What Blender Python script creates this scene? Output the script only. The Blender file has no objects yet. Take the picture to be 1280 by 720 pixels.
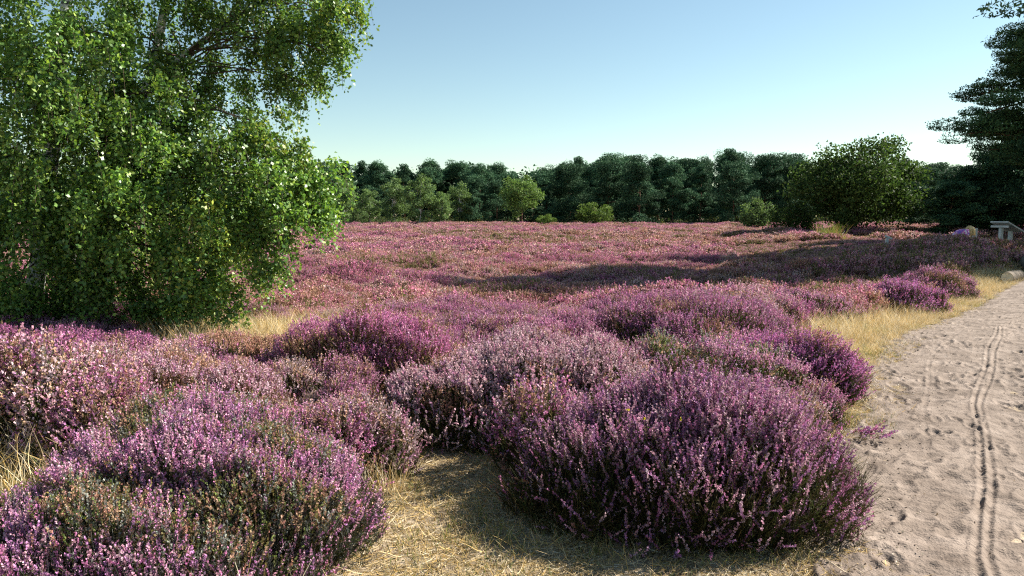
import bpy, math, random
import numpy as np
from mathutils import Vector

# ------------------------------------------------------------------ camera
sc = bpy.context.scene
col = sc.collection
CAMZ = 1.65
F = 930.0
PITCH = math.atan(90 / F)
cd = bpy.data.cameras.new("camera")
cam = bpy.data.objects.new("camera", cd)
col.objects.link(cam)
cam.location = (0, 0, CAMZ)
cam.rotation_euler = (math.pi / 2 - PITCH, 0, 0)
cd.sensor_width = 36
cd.lens = 36 * F / 1280
cd.clip_start = 0.05
cd.clip_end = 5000
sc.camera = cam

# ------------------------------------------------------------------ light
SUN_AZ = math.radians(68)      # clockwise from the viewing direction (+Y) towards +X
SUN_EL = math.radians(36)
w = bpy.data.worlds.new("World")
sc.world = w
w.use_nodes = True
nt = w.node_tree
bgn = nt.nodes["Background"]
sky = nt.nodes.new("ShaderNodeTexSky")
sky.sky_type = 'NISHITA'
sky.sun_disc = False
sky.sun_elevation = SUN_EL
sky.sun_rotation = SUN_AZ
sky.air_density = 1.0
sky.dust_density = 0.1
sky.ozone_density = 1.5
tn = nt.nodes.new("ShaderNodeMix"); tn.data_type = 'RGBA'; tn.blend_type = 'MULTIPLY'
tn.inputs[0].default_value = 1.0
tn.inputs[7].default_value = (1.12, 1.14, 0.99, 1)
nt.links.new(sky.outputs[0], tn.inputs[6])
nt.links.new(tn.outputs[2], bgn.inputs[0])
bgn.inputs[1].default_value = 0.050
sd = bpy.data.lights.new("sun", 'SUN')
sd.energy = 5.0
sd.angle = math.radians(0.5)
sd.color = (1.0, 0.94, 0.84)
sun = bpy.data.objects.new("sun", sd)
col.objects.link(sun)
sv = Vector((math.sin(SUN_AZ) * math.cos(SUN_EL), math.cos(SUN_AZ) * math.cos(SUN_EL), math.sin(SUN_EL)))
sun.rotation_euler = sv.to_track_quat('Z', 'Y').to_euler()
sun.location = (20, 20, 30)
sc.view_settings.view_transform = 'Standard'
sc.view_settings.look = 'None'
sc.view_settings.gamma = 1
sc.view_settings.exposure = 1.56
cy = sc.cycles
cy.max_bounces = 4
cy.diffuse_bounces = 1
cy.glossy_bounces = 2
cy.transmission_bounces = 3
cy.transparent_max_bounces = 4
cy.caustics_reflective = False
cy.caustics_refractive = False
cy.sample_clamp_indirect = 4
cy.use_denoising = False
cy.pixel_filter_type = 'BLACKMAN_HARRIS'
cy.filter_width = 1.2

# ------------------------------------------------------------------ noise and helpers
def _h(ix, iy, iz, seed):
    h = (ix * 374761393 + iy * 668265263 + iz * 2147483647 + seed * 974634777) & 0xFFFFFFFF
    h = ((h ^ (h >> 13)) * 1274126177) & 0xFFFFFFFF
    h = ((h ^ (h >> 16)) * 2246822519) & 0xFFFFFFFF
    return ((h ^ (h >> 15)) & 0xFFFF) / 65535.0

def noise2(x, y, seed=0):
    x = np.asarray(x, float); y = np.asarray(y, float)
    ix = np.floor(x).astype(np.int64); iy = np.floor(y).astype(np.int64)
    fx = x - ix; fy = y - iy
    fx = fx * fx * (3 - 2 * fx); fy = fy * fy * (3 - 2 * fy)
    a = _h(ix, iy, 0, seed); b = _h(ix + 1, iy, 0, seed); c = _h(ix, iy + 1, 0, seed); d = _h(ix + 1, iy + 1, 0, seed)
    return (a * (1 - fx) + b * fx) * (1 - fy) + (c * (1 - fx) + d * fx) * fy

def fbm(x, y, seed=0, o=3):
    s = 0; a = 1; t = 0
    for i in range(o):
        s = s + a * noise2(x * 2 ** i, y * 2 ** i, seed + i * 17); t += a; a *= 0.5
    return s / t

def noise3(p, seed=0):
    x, y, z = p[:, 0], p[:, 1], p[:, 2]
    return (noise2(x + 13.1 * z * .3, y + z * .7, seed) + noise2(y + 3.3 + z * .2, z + x * .4, seed + 5) + noise2(z + 7.7, x + y * .3, seed + 9)) / 3

def unit(v):
    return v / np.maximum(np.linalg.norm(v, axis=-1, keepdims=True), 1e-9)

def mesh_np(name, V, Fq, colr=None, smooth=False, mat=None):
    me = bpy.data.meshes.new(name)
    V = np.ascontiguousarray(V, dtype=np.float32); Fq = np.ascontiguousarray(Fq, dtype=np.int32)
    k = Fq.shape[1]
    me.vertices.add(len(V)); me.vertices.foreach_set("co", V.ravel())
    me.loops.add(Fq.size); me.loops.foreach_set("vertex_index", Fq.ravel())
    me.polygons.add(len(Fq))
    me.polygons.foreach_set("loop_start", np.arange(0, Fq.size, k, dtype=np.int32))
    me.polygons.foreach_set("loop_total", np.full(len(Fq), k, dtype=np.int32))
    if smooth: me.polygons.foreach_set("use_smooth", np.ones(len(Fq), dtype=bool))
    me.update(calc_edges=True)
    if colr is not None:
        at = me.attributes.new("col", 'FLOAT_COLOR', 'POINT')
        c = np.ones((len(V), 4), dtype=np.float32); c[:, :3] = colr
        at.data.foreach_set("color", c.ravel())
    if mat: me.materials.append(mat)
    return me

def link(name, me, parent=None):
    o = bpy.data.objects.new(name, me); col.objects.link(o)
    if parent: o.parent = parent
    return o

def tag(o, label=None, cat=None, group=None, kind=None):
    if label: o['label'] = label
    if cat: o['category'] = cat
    if group: o['group'] = group
    if kind: o['kind'] = kind
    return o

def thing(name, label, cat, loc=(0, 0, 0), rz=0, group=None):
    o = bpy.data.objects.new(name, None); col.objects.link(o)
    o.location = loc; o.rotation_euler = (0, 0, rz); o.empty_display_size = 0.2
    return tag(o, label, cat, group)

def dup(root, loc, rz, s=1.0, label=None, group=None, sz=None):
    r = root.copy(); col.objects.link(r); r.location = loc; r.rotation_euler = (0, 0, rz)
    r.scale = (s, s, sz or s)
    if label: r['label'] = label
    if group: r['group'] = group
    for ch in list(root.children):
        c = ch.copy(); col.objects.link(c); c.parent = r
    return r

class Quads:
    """collects loose quads with a colour each"""
    def __init__(s): s.V = []; s.C = []
    def add(s, c, u, v, colr):           # centre, half axes, colour (n,3)
        q = np.stack([c - u - v, c + u - v, c + u + v, c - u + v], axis=1)
        s.V.append(q.reshape(-1, 3)); s.C.append(np.repeat(colr, 4, axis=0))
    def add4(s, q, colr):
        s.V.append(q.reshape(-1, 3)); s.C.append(np.repeat(colr, 4, axis=0))
    def mesh(s, name, mat):
        V = np.concatenate(s.V); C = np.concatenate(s.C)
        return mesh_np(name, V, np.arange(len(V)).reshape(-1, 4), C, mat=mat)

class Tubes:
    def __init__(s): s.V = []; s.F = []; s.n = 0
    def add(s, P, R, k=6, cap=True):
        P = np.asarray(P, float); R = np.asarray(R, float); m = len(P)
        T = unit(np.gradient(P, axis=0))
        ref = np.array([0.31, 0.17, 0.93]) if abs(T[0][2]) < 0.9 else np.array([1.0, 0.1, 0])
        U = unit(np.cross(T, ref)); W = np.cross(T, U)
        a = np.arange(k) * 2 * math.pi / k
        ring = P[:, None] + R[:, None, None] * (np.cos(a)[None, :, None] * U[:, None] + np.sin(a)[None, :, None] * W[:, None])
        s.V.append(ring.reshape(-1, 3))
        i = np.arange(m - 1)[:, None] * k; j = np.arange(k)[None]; j2 = (j + 1) % k
        s.F.append((np.stack([i + j, i + j2, i + k + j2, i + k + j], axis=-1).reshape(-1, 4)) + s.n)
        s.n += m * k
    def mesh(s, name, mat, colr=None):
        V = np.concatenate(s.V)
        return mesh_np(name, V, np.concatenate(s.F), None if colr is None else np.tile(colr, (len(V), 1)), smooth=True, mat=mat)

def curve_pts(a, b, sag, n, rng, wob=0.0):
    t = np.linspace(0, 1, n)[:, None]
    p = np.asarray(a) * (1 - t) + np.asarray(b) * t
    p[:, 2] += (sag * np.sin(t * math.pi))[:, 0]
    if wob: p[1:-1] += rng.normal(0, wob, (n - 2, 3))
    return p

# ------------------------------------------------------------------ materials
def new_mat(name):
    m = bpy.data.materials.new(name); m.use_nodes = True
    n = m.node_tree; n.nodes.clear()
    return m, n, n.nodes.new("ShaderNodeOutputMaterial")

def foliage_mat(name, trans=0.3, spec=0.2, rough=0.6, tint=(1, 1, 1)):
    m, n, out = new_mat(name)
    at = n.nodes.new("ShaderNodeAttribute"); at.attribute_name = "col"
    oi = n.nodes.new("ShaderNodeObjectInfo")
    mr = n.nodes.new("ShaderNodeMapRange"); mr.inputs[3].default_value = 0.74; mr.inputs[4].default_value = 1.06
    n.links.new(oi.outputs["Random"], mr.inputs[0])
    mul = n.nodes.new("ShaderNodeVectorMath"); mul.operation = 'SCALE'
    n.links.new(at.outputs["Color"], mul.inputs[0]); n.links.new(mr.outputs[0], mul.inputs[3])
    p = n.nodes.new("ShaderNodeBsdfPrincipled"); p.inputs["Roughness"].default_value = rough
    p.inputs["Specular IOR Level"].default_value = spec
    tr = n.nodes.new("ShaderNodeBsdfTranslucent")
    tc = n.nodes.new("ShaderNodeVectorMath"); tc.operation = 'MULTIPLY'; tc.inputs[1].default_value = tint
    n.links.new(mul.outputs[0], tc.inputs[0]); n.links.new(tc.outputs[0], tr.inputs[0])
    n.links.new(mul.outputs[0], p.inputs["Base Color"])
    mx = n.nodes.new("ShaderNodeMixShader"); mx.inputs[0].default_value = trans
    n.links.new(p.outputs[0], mx.inputs[1]); n.links.new(tr.outputs[0], mx.inputs[2])
    n.links.new(mx.outputs[0], out.inputs[0])
    return m

def noise_mat(name, stops, scale=4, detail=6, rough=0.9, bump=0.3, bscale=30, stretch=(1, 1, 1), spec=0.2, bdist=0.02, obj=True):
    m, n, out = new_mat(name)
    tc = n.nodes.new("ShaderNodeTexCoord"); mp = n.nodes.new("ShaderNodeMapping"); mp.inputs[3].default_value = stretch
    n.links.new(tc.outputs["Object"], mp.inputs[0])
    nz = n.nodes.new("ShaderNodeTexNoise"); nz.inputs["Scale"].default_value = scale; nz.inputs["Detail"].default_value = detail
    n.links.new(mp.outputs[0], nz.inputs[0])
    cr = n.nodes.new("ShaderNodeValToRGB")
    while len(cr.color_ramp.elements) < len(stops): cr.color_ramp.elements.new(0.5)
    for e, (p_, c) in zip(cr.color_ramp.elements, stops): e.position = p_; e.color = (*c, 1)
    n.links.new(nz.outputs[0], cr.inputs[0])
    p = n.nodes.new("ShaderNodeBsdfPrincipled"); p.inputs["Roughness"].default_value = rough
    p.inputs["Specular IOR Level"].default_value = spec
    n.links.new(cr.outputs[0], p.inputs["Base Color"])
    if bump:
        nb = n.nodes.new("ShaderNodeTexNoise"); nb.inputs["Scale"].default_value = bscale; nb.inputs["Detail"].default_value = 8
        n.links.new(mp.outputs[0], nb.inputs[0])
        b = n.nodes.new("ShaderNodeBump"); b.inputs["Strength"].default_value = bump; b.inputs["Distance"].default_value = bdist
        n.links.new(nb.outputs[0], b.inputs["Height"]); n.links.new(b.outputs[0], p.inputs["Normal"])
    n.links.new(p.outputs[0], out.inputs[0])
    return m

M_heath = foliage_mat("heather", 0.28, 0.15)
M_straw = foliage_mat("straw", 0.25, 0.2, 0.5)
M_birchleaf = foliage_mat("birch_leaf", 0.32, 0.4, 0.42, (1.15, 1.25, 0.6))
M_leaf = foliage_mat("tree_leaf", 0.30, 0.08, 0.65, (1.1, 1.2, 0.7))
M_needle = foliage_mat("pine_needle", 0.12, 0.05, 0.65)
M_bark = noise_mat("pine_bark", [(0.3, (0.06, 0.04, 0.03)), (0.55, (0.16, 0.09, 0.06)), (0.75, (0.26, 0.15, 0.09))], 5, stretch=(1, 1, .25), bump=.6)
M_birchbark = noise_mat("birch_bark", [(0.40, (0.03, 0.03, 0.03)), (0.47, (0.62, 0.60, 0.56)), (0.75, (0.78, 0.76, 0.72))], 7, stretch=(.6, .6, 1.6), bump=.3, rough=.7)
M_twig = noise_mat("birch_twig", [(0.3, (0.05, 0.035, 0.03)), (0.7, (0.12, 0.08, 0.06))], 8, bump=0)
M_soil = noise_mat("heath_soil", [(0.3, (0.10, 0.07, 0.045)), (0.5, (0.25, 0.19, 0.125)), (0.7, (0.42, 0.345, 0.25))], 4.5, bump=.6, bscale=60)
M_sand = noise_mat("path_sand", [(0.32, (0.125, 0.093, 0.072)), (0.52, (0.182, 0.140, 0.112)), (0.72, (0.25, 0.198, 0.163))], 3.5, detail=9, bump=.8, bscale=70, bdist=.012)
M_log = noise_mat("log_bark", [(0.3, (0.05, 0.04, 0.03)), (0.7, (0.20, 0.16, 0.12))], 9, bump=.6, stretch=(1, 1, .3))
M_cut = noise_mat("cut_wood", [(0.3, (0.50, 0.42, 0.30)), (0.7, (0.70, 0.62, 0.48))], 12, bump=.2)
M_grey = noise_mat("weathered_wood", [(0.3, (0.42, 0.42, 0.40)), (0.7, (0.62, 0.62, 0.60))], 8, stretch=(1, 1, .15), bump=.2, rough=.7)
M_inner = noise_mat("inner_shade_core", [(0.35, (0.012, 0.010, 0.006)), (0.65, (0.045, 0.036, 0.020))], 40, bump=1.0, bscale=70, bdist=.03)  # near-black, stands for the shade inside the bushes

# ------------------------------------------------------------------ terrain
def ell(x, y, cx, cy_, rx, ry, ang=0):
    c, s = math.cos(ang), math.sin(ang)
    dx = x - cx; dy = y - cy_
    return ((dx * c + dy * s) / rx) ** 2 + ((-dx * s + dy * c) / ry) ** 2

EY = np.array([-8, 0, 2.5, 3.4, 4.15, 5.3, 6.1, 7.7, 9, 10.96, 13.3, 16.1, 19.2, 22, 26, 30, 36])
EX = np.array([-.6, .55, 1.12, 1.35, 1.65, 2.35, 2.85, 3.62, 4.45, 5.9, 7.95, 10.4, 13.1, 17, 26, 40, 62])
def edge_l(y): return np.interp(y, EY, EX) + 0.10 * (fbm(np.asarray(y) * 1.7, np.asarray(y) * 0 + 3, 4) - .5) * 2
def edge_r(y): return np.interp(y, EY, EX) + np.interp(y, [-8, 3, 8, 13, 19, 26, 36], [3.4, 3.9, 4.6, 5.8, 8, 12, 16]) + 0.3 * (fbm(np.asarray(y) * .9, np.asarray(y) * 0 + 8, 9) - .5)

def gh(x, y):
    x = np.asarray(x, float); y = np.asarray(y, float)
    onp = np.clip(np.minimum(x - np.interp(y, EY, EX), np.interp(y, EY, EX) + 4 - x) / .6 + 1, 0, 1)
    z = 0.10 * (fbm(x * .35, y * .35, 2) - .5) * (1 - onp) * np.clip((y - 2) / 4, 0, 1)
    def sm(t): t = np.clip(t, 0, 1); return t * t * (3 - 2 * t)
    z = z - .70 * sm((y - 9.5) / 8) * (1 - sm((y - 20) / 70)) * (1 - sm((x - 3 - (y - 12) * .25) / 9))
    z = z + 0.36 * np.exp(-ell(x, y, 14.6, 25.6, 3.4, 1.3, .35) ** 1.2)
    z = z + 0.30 * np.exp(-ell(x, y, 9.6, 21.5, 2.2, .9, .2))
    z = z + 0.7 * (fbm(x * .05 + 5, y * .05, 7) - .5) * np.clip((y - 26) / 40, 0, 1)
    return z

def make_ground():
    r = np.concatenate([np.arange(0.0, 12, .12), 12 * 1.035 ** np.arange(0, 165)])
    a = np.linspace(0, 2 * math.pi, 361)[:-1]
    X = (r[:, None] * np.sin(a)).ravel(); Y = (r[:, None] * np.cos(a)).ravel()
    V = np.stack([X, Y, gh(X, Y)], 1)
    n = len(a)
    i = np.arange(len(r) - 1)[:, None] * n; j = np.arange(n)[None]; j2 = (j + 1) % n
    Fq = np.stack([i + j, i + n + j, i + n + j2, i + j2], -1).reshape(-1, 4)
    Fq = Fq[n:] if False else Fq
    o = link("ground", mesh_np("ground", V, Fq, smooth=True, mat=M_soil))
    tag(o, "sandy heath soil with straw litter under the heather", kind="structure")
make_ground()

TY = np.array([-6, 3.41, 4.3, 5.3, 6.3, 7.7, 9.3, 11.0, 12.3, 14, 17, 22])
TX = np.array([-3, 2.20, 2.82, 3.40, 4.0, 4.95, 6.05, 7.25, 8.5, 10.6, 14.6, 22])
def make_path():
    rng = np.random.default_rng(5)
    ys = [-6.0]
    while ys[-1] < 1.5: ys.append(ys[-1] + .12)
    while ys[-1] < 34: ys.append(ys[-1] * 1.0026)
    ys = np.array(ys); nc = 520
    t = np.linspace(0, 1, nc)
    l = edge_l(ys) - .30; r_ = edge_r(ys) + .3
    X = l[:, None] + (r_ - l)[:, None] * t[None] ; Y = np.repeat(ys[:, None], nc, 1)
    base = gh(X, Y)
    e = np.minimum(X - l[:, None], r_[:, None] - X)
    fade = np.clip((e - .0) / .45 + .35 * (fbm(X * 5, Y * 5, 31) - .5), 0, 1)
    z = 0.020 * (fbm(X * 2.2, Y * 2.2, 11) - .5) + 0.022 * (fbm(X * 7, Y * 11, 12) - .5) + 0.012 * (noise2(X * 22, Y * 34, 13) - .5)
    # scuffs and footprints
    for k in range(1500):
        cyk = rng.uniform(2.8, 17); cxk = rng.uniform(edge_l(cyk), edge_r(cyk)); a = rng.uniform(-.5, .5) + .6
        i0, i1 = np.searchsorted(ys, [cyk - .25, cyk + .25])
        xx = X[i0:i1]; yy = Y[i0:i1]
        L = rng.uniform(.05, .15); W = L * rng.uniform(.3, .5)
        q = ell(xx, yy, cxk, cyk, W, L, -a)
        z[i0:i1] += rng.uniform(.3, 1.0) * (-.015 * np.exp(-q * q) + .009 * np.exp(-(q - 2.2) ** 2 * 1.5))
    # wheel tracks: narrow ruts with raised rims
    for off, amp, wd in ((0, .8, .014), (.075, .75, .014), (-.50, .22, .014), (-.95, .2, .014), (1.05, .2, .014)):
        tx = np.interp(Y, TY, TX) + off * (1 + .25 * np.sin(Y * .9)) + .018 * np.sin(Y * 2.6 + off * 9)
        d = (X - tx) * .86
        k = amp * (0.55 + .45 * np.clip(fbm(X * 0 + off * 7, Y * 1.2, 19) * 2 - .4, 0, 1))
        z = z + k * (-.012 * np.exp(-(d / wd) ** 2) + .009 * np.exp(-((np.abs(d) - wd * 2.0) / (wd * .8)) ** 2))
    # broad smooth rut
    tx = np.interp(Y, TY, TX) + .30
    z = z - .012 * np.exp(-((X - tx) / .12) ** 2)
    z = base + .024 + z
    z = base - .05 + (z - base + .05) * fade
    V = np.stack([X.ravel(), Y.ravel(), z.ravel()], 1)
    i = np.arange(len(ys) - 1)[:, None] * nc; j = np.arange(nc - 1)[None]
    Fq = np.stack([i + j, i + j + 1, i + nc + j + 1, i + nc + j], -1).reshape(-1, 4)
    o = link("path", mesh_np("path", V, Fq, smooth=True, mat=M_sand))
    tag(o, "pale sandy track with wheel ruts and footprints", kind="structure")
make_path()

# ------------------------------------------------------------------ heather
UP = np.array([0, 0, 1.0])
C_MAG = np.array([0.60, 0.17, 0.39]); C_PINK = np.array([0.72, 0.40, 0.47]); C_PURP = np.array([0.45, 0.19, 0.44])
C_PALE = np.array([0.74, 0.54, 0.56]); C_BROWN = np.array([0.42, 0.21, 0.16]); C_TAN = np.array([0.56, 0.35, 0.24])
C_STEM = np.array([0.12, 0.095, 0.035]); C_GRN = np.array([0.095, 0.115, 0.035]); C_GREY = np.array([0.30, 0.31, 0.27])

def sprigs(QF, QS, P, D, L, fcol, scol, rng, kf=22, ks=8, fsize=.0042, frac=.6, rad=.0055, stem=True, sw=.0011, bend=.25, has=None):
    """flower spikes: stem ribbons, leaflets below, florets round the upper part"""
    n = len(P)
    B = unit(rng.normal(0, 1, (n, 3)) * [1, 1, .3] + UP * .6) * (L * bend)[:, None]
    def pos(i, t): return P[i] + D[i] * (L[i] * t)[:, None] + B[i] * (t * t)[:, None]
    side = unit(np.cross(D, unit(rng.normal(0, 1, (n, 3)))))
    if stem:
        i = np.arange(n)
        for t0, t1 in ((0, .5), (.5, 1.0)):
            a = pos(i, np.full(n, t0)); b = pos(i, np.full(n, t1)); s_ = side * sw
            QS.add4(np.stack([a - s_, a + s_, b + s_ * .7, b - s_ * .7], 1), scol * .9)
    fi = np.arange(n) if has is None else np.nonzero(has)[0]
    i = np.repeat(fi, kf); m = len(i)
    t = 1 - frac * rng.random(m) ** .9
    R = unit(np.cross(D[i], rng.normal(0, 1, (m, 3))))
    c = pos(i, t) + R * (rad * (1.25 - .6 * (t - (1 - frac)) / frac) * rng.uniform(.5, 1.2, m))[:, None]
    u = unit(D[i] * .8 + R * .7 + rng.normal(0, .35, (m, 3))); v = unit(np.cross(u, R + rng.normal(0, .4, (m, 3))))
    s = (fsize * rng.uniform(.65, 1.25, m))[:, None]
    cc = fcol[i] * rng.uniform(.85, 1.15, (m, 1)) + rng.normal(0, .015, (m, 3))
    QF.add(c, u * s * 1.15, v * s * .8, np.clip(cc, .01, .85))
    if ks:
        i = np.repeat(np.arange(n), ks); m = len(i)
        t = rng.random(m) * (1 - frac * .6)
        R = unit(np.cross(D[i], rng.normal(0, 1, (m, 3))))
        c = pos(i, t) + R * (rad * .8)
        u = unit(D[i] + R * .8); v = unit(np.cross(u, R + rng.normal(0, .5, (m, 3))))
        s = (fsize * rng.uniform(.7, 1.3, m))[:, None]
        QS.add(c, u * s * 1.6, v * s * .45, np.clip(scol[i] * rng.uniform(.6, 1.5, (m, 1)), .005, .6))

def sample_lumps(lumps, n, rng, shrink=1.0):
    lumps = np.asarray(lumps, float)
    A = (lumps[:, 3] * lumps[:, 4] + lumps[:, 5] * (lumps[:, 3] + lumps[:, 4]))
    A = A / A.sum()
    out_p = []; out_n = []; out_s = []; tot = 0
    while tot < n:
        k = rng.choice(len(lumps), n * 2, p=A)
        d = unit(rng.normal(0, 1, (n * 2, 3))); d[:, 2] = np.abs(d[:, 2]) * 1.1 - .12; d = unit(d)
        r = lumps[k, 3:6]
        g = d / r; ga = np.linalg.norm(g, axis=1) * r.prod(1) ** (1 / 3)
        keep = rng.random(n * 2) < ga / (ga.max() * .6 + 1e-6)
        nz = 1 + .34 * (noise3(d * 3.2 + k[:, None] * 3.7, 3) - .5) * 2 + .16 * (noise3(d * 9 + k[:, None], 6) - .5) * 2
        p = lumps[k, :3] + d * r * nz[:, None] * shrink
        for q in range(len(lumps)):
            ins = (((p - lumps[q, :3]) / (lumps[q, 3:6] * .93 * shrink)) ** 2).sum(1) < 1
            keep &= ~(ins & (k != q))
        keep &= p[:, 2] > .02
        out_p.append(p[keep]); out_n.append(unit(g[keep])); out_s.append(k[keep]); tot += keep.sum()
    return np.concatenate(out_p)[:n], np.concatenate(out_n)[:n], np.concatenate(out_s)[:n]

def pick(pal, wts, n, rng):
    w_ = np.array(wts, float); k = rng.choice(len(pal), n, p=w_ / w_.sum())
    return np.array(pal)[k]

def bush_colours(P, pal, wts, dull, rng, seed):
    n = len(P)
    c = pick(pal, wts, n, rng)
    mn = (np.array(pal) * (np.array(wts, float) / sum(wts))[:, None]).sum(0)
    c = c * .6 + mn * .4
    pn = noise3(P * 3.0, seed)
    pn = (pn - pn.mean()) / (pn.std() + 1e-6)
    isd = pn + rng.normal(0, .5, n) > dull[0]
    c[isd] = pick(dull[1], [1] * len(dull[1]), isd.sum(), rng)
    return c * rng.uniform(.65, 1.3, (n, 1)), isd

def heather_geom(lumps, n, rng, seed, pal, wts, dull, stemc, kf, ks, fsize, Lr=(.10, .19), inner=True, spread=.35, upw=.7, lean=None, sw=.0011, rad=.0055, skirt=.22, sk0=0.0):
    QF, QS = Quads(), Quads()
    p, nm, _ = sample_lumps(lumps, n, rng)
    D = unit(nm * .65 + UP * upw + rng.normal(0, spread, p.shape) + (0 if lean is None else np.array(lean)))
    L = rng.uniform(Lr[0], Lr[1], n)
    fc, isd = bush_colours(p, pal, wts, dull, rng, seed)
    scol = pick(stemc, [1] * len(stemc), n, rng)
    Hm = np.asarray(lumps, float)[:, 5].max()
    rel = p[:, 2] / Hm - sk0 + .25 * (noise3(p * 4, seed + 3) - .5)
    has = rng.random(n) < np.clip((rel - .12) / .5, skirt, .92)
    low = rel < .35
    scol[low] *= .6  # low stems coloured darker to deepen the shade at the bush foot
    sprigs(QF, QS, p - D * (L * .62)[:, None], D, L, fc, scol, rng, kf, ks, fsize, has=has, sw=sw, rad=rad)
    if inner:
        m = n // 2
        p, nm, _ = sample_lumps(lumps, m, rng, .86)
        D = unit(nm * .7 + UP * .5 + rng.normal(0, .45, p.shape))
        L = rng.uniform(.10, .2, m)
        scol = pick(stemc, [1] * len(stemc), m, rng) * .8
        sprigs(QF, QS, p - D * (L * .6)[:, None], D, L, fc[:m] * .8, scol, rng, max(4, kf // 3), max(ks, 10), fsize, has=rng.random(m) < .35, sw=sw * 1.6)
    return QF, QS

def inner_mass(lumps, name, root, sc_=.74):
    """dark core painting the shade among twigs: one lumpy closed body per lump"""
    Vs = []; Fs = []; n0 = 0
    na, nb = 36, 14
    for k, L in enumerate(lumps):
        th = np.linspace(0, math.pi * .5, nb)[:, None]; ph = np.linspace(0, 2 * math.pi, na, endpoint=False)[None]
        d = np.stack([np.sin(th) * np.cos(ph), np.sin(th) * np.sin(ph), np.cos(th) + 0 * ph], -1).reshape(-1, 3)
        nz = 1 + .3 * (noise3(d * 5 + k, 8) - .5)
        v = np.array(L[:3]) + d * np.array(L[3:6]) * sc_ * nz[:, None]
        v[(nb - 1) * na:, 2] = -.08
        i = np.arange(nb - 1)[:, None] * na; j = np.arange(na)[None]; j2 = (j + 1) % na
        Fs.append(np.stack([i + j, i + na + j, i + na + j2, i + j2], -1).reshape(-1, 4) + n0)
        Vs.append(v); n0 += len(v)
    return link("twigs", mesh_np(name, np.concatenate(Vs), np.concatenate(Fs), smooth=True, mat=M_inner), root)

PURPLE = [C_MAG, C_PINK, C_PURP, C_PALE]
def bush(name_seed, x, y, lumps, n, label, pal=PURPLE, wts=(4, 3, 3, 1), dull=(1.3, [C_BROWN, C_TAN]), stemc=None, kf=20, ks=9, fsize=.0044, cat='heather bush', group='heather bushes', **kw):
    rng = np.random.default_rng(name_seed)
    root = thing("heather_bush", label, cat, (x, y, float(gh(x, y))), 0, group)
    stemc = stemc or [C_STEM, C_GRN]
    QF, QS = heather_geom(lumps, n, rng, name_seed, pal, wts, dull, stemc, kf, ks, fsize, **kw)
    link("flowers", QF.mesh("flowers", M_heath), root)
    link("stems", QS.mesh("stems", M_heath), root)
    inner_mass(lumps, "twigs", root)  # added solid core, dark and blocking light inside the bush
    return root

G_GREY = [C_GREY * .7, C_GRN, C_STEM, C_GREY * .4]
# lumps: cx, cy, base z, rx, ry, rz   (metres, about the bush's base)
bush(1, -1.72, 3.85, [(0, 0, 0, .82, .8, .56), (-.45, -.42, 0, .5, .5, .32), (.46, -.2, 0, .6, .6, .47), (.0, -.75, 0, .8, .5, .40), (-.2, .4, 0, .6, .5, .52)],
     13500, "large mound of thinly flowering heather with grey twigs, filling the lower left corner",
     wts=(3, 4, 5, 2), dull=(.35, [C_BROWN, C_TAN * .8, C_GRN * 1.6, C_STEM * 1.6, C_GREY]), stemc=G_GREY, fsize=.0038, kf=20, Lr=(.09, .18), rad=.0045, sk0=.05)
bush(2, 1.02, 4.25, [(0, 0, 0, .78, .72, .66), (-.42, -.1, 0, .58, .55, .46), (.46, .05, 0, .48, .52, .50), (.1, -.35, 0, .7, .48, .50), (.62, -.12, 0, .32, .4, .30)],
     8200, "dark fronted heather bush at the sandy track, a yellow weed in it",
     wts=(3, 4, 5, 2), dull=(1.2, [C_BROWN, C_GRN, C_STEM]), stemc=[C_STEM, C_GRN, C_STEM * .6], Lr=(.14, .27), kf=30, fsize=.0046, skirt=.15, sk0=.2)
bush(3, 0.05, 5.8, [(0, 0, 0, .85, .75, .60), (-.5, -.15, 0, .6, .6, .50), (.6, -.05, 0, .65, .6, .58), (.15, .5, 0, .8, .6, .60), (.3, -.5, 0, .6, .4, .40)],
     8800, "wide pale pink heather bush at the bend of the little grass trail",
     wts=(2, 6, 1, 8), dull=(1.4, [C_TAN, C_BROWN]), Lr=(.12, .22), fsize=.0052, kf=24, spread=.5)
bush(4, -1.5, 7.3, [(0, 0, 0, .7, .6, .66), (.5, -.1, 0, .5, .55, .58), (-.5, .0, 0, .5, .5, .50), (.1, .4, 0, .8, .45, .6)],
     6800, "heather bush with magenta top and bare brown-green flank, behind the grass trail",
     wts=(7, 2, 2, 1), dull=(.75, [C_BROWN, C_STEM * 1.8, C_TAN * .8]), stemc=[C_STEM * 1.3, C_BROWN * .6], kf=16, fsize=.005, Lr=(.14, .24), upw=1.1)
bush(5, 2.25, 8.7, [(0, 0, 0, .9, .8, .66), (-.6, .5, 0, .7, .7, .62), (.6, .3, 0, .6, .7, .58), (-.2, -.6, 0, .6, .5, .5)],
     6500, "broad deep pink heather bush in the middle, behind the dark fronted one",
     wts=(7, 3, 4, 1), kf=14, fsize=.0055, Lr=(.14, .24))
bush(6, 2.72, 6.75, [(0, 0, 0, .42, .42, .52), (-.3, .25, 0, .35, .35, .46), (.22, -.1, 0, .25, .3, .38)],
     2700, "small vivid purple heather bush leaning over the edge of the sandy track",
     wts=(7, 1, 6, 0.3), kf=20, fsize=.0048, Lr=(.14, .26), lean=(.25, 0, 0))
bush(7, 1.75, 6.35, [(0, 0, 0, .6, .6, .50), (.45, .1, 0, .45, .45, .44), (-.4, .4, 0, .45, .4, .46)],
     3800, "dull pink heather bush with olive stems between the pale pink and the vivid purple ones",
     wts=(3, 4, 3, 2), dull=(.5, [C_TAN, C_GREY, C_GRN * 1.8]), kf=16, fsize=.0048)
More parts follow.
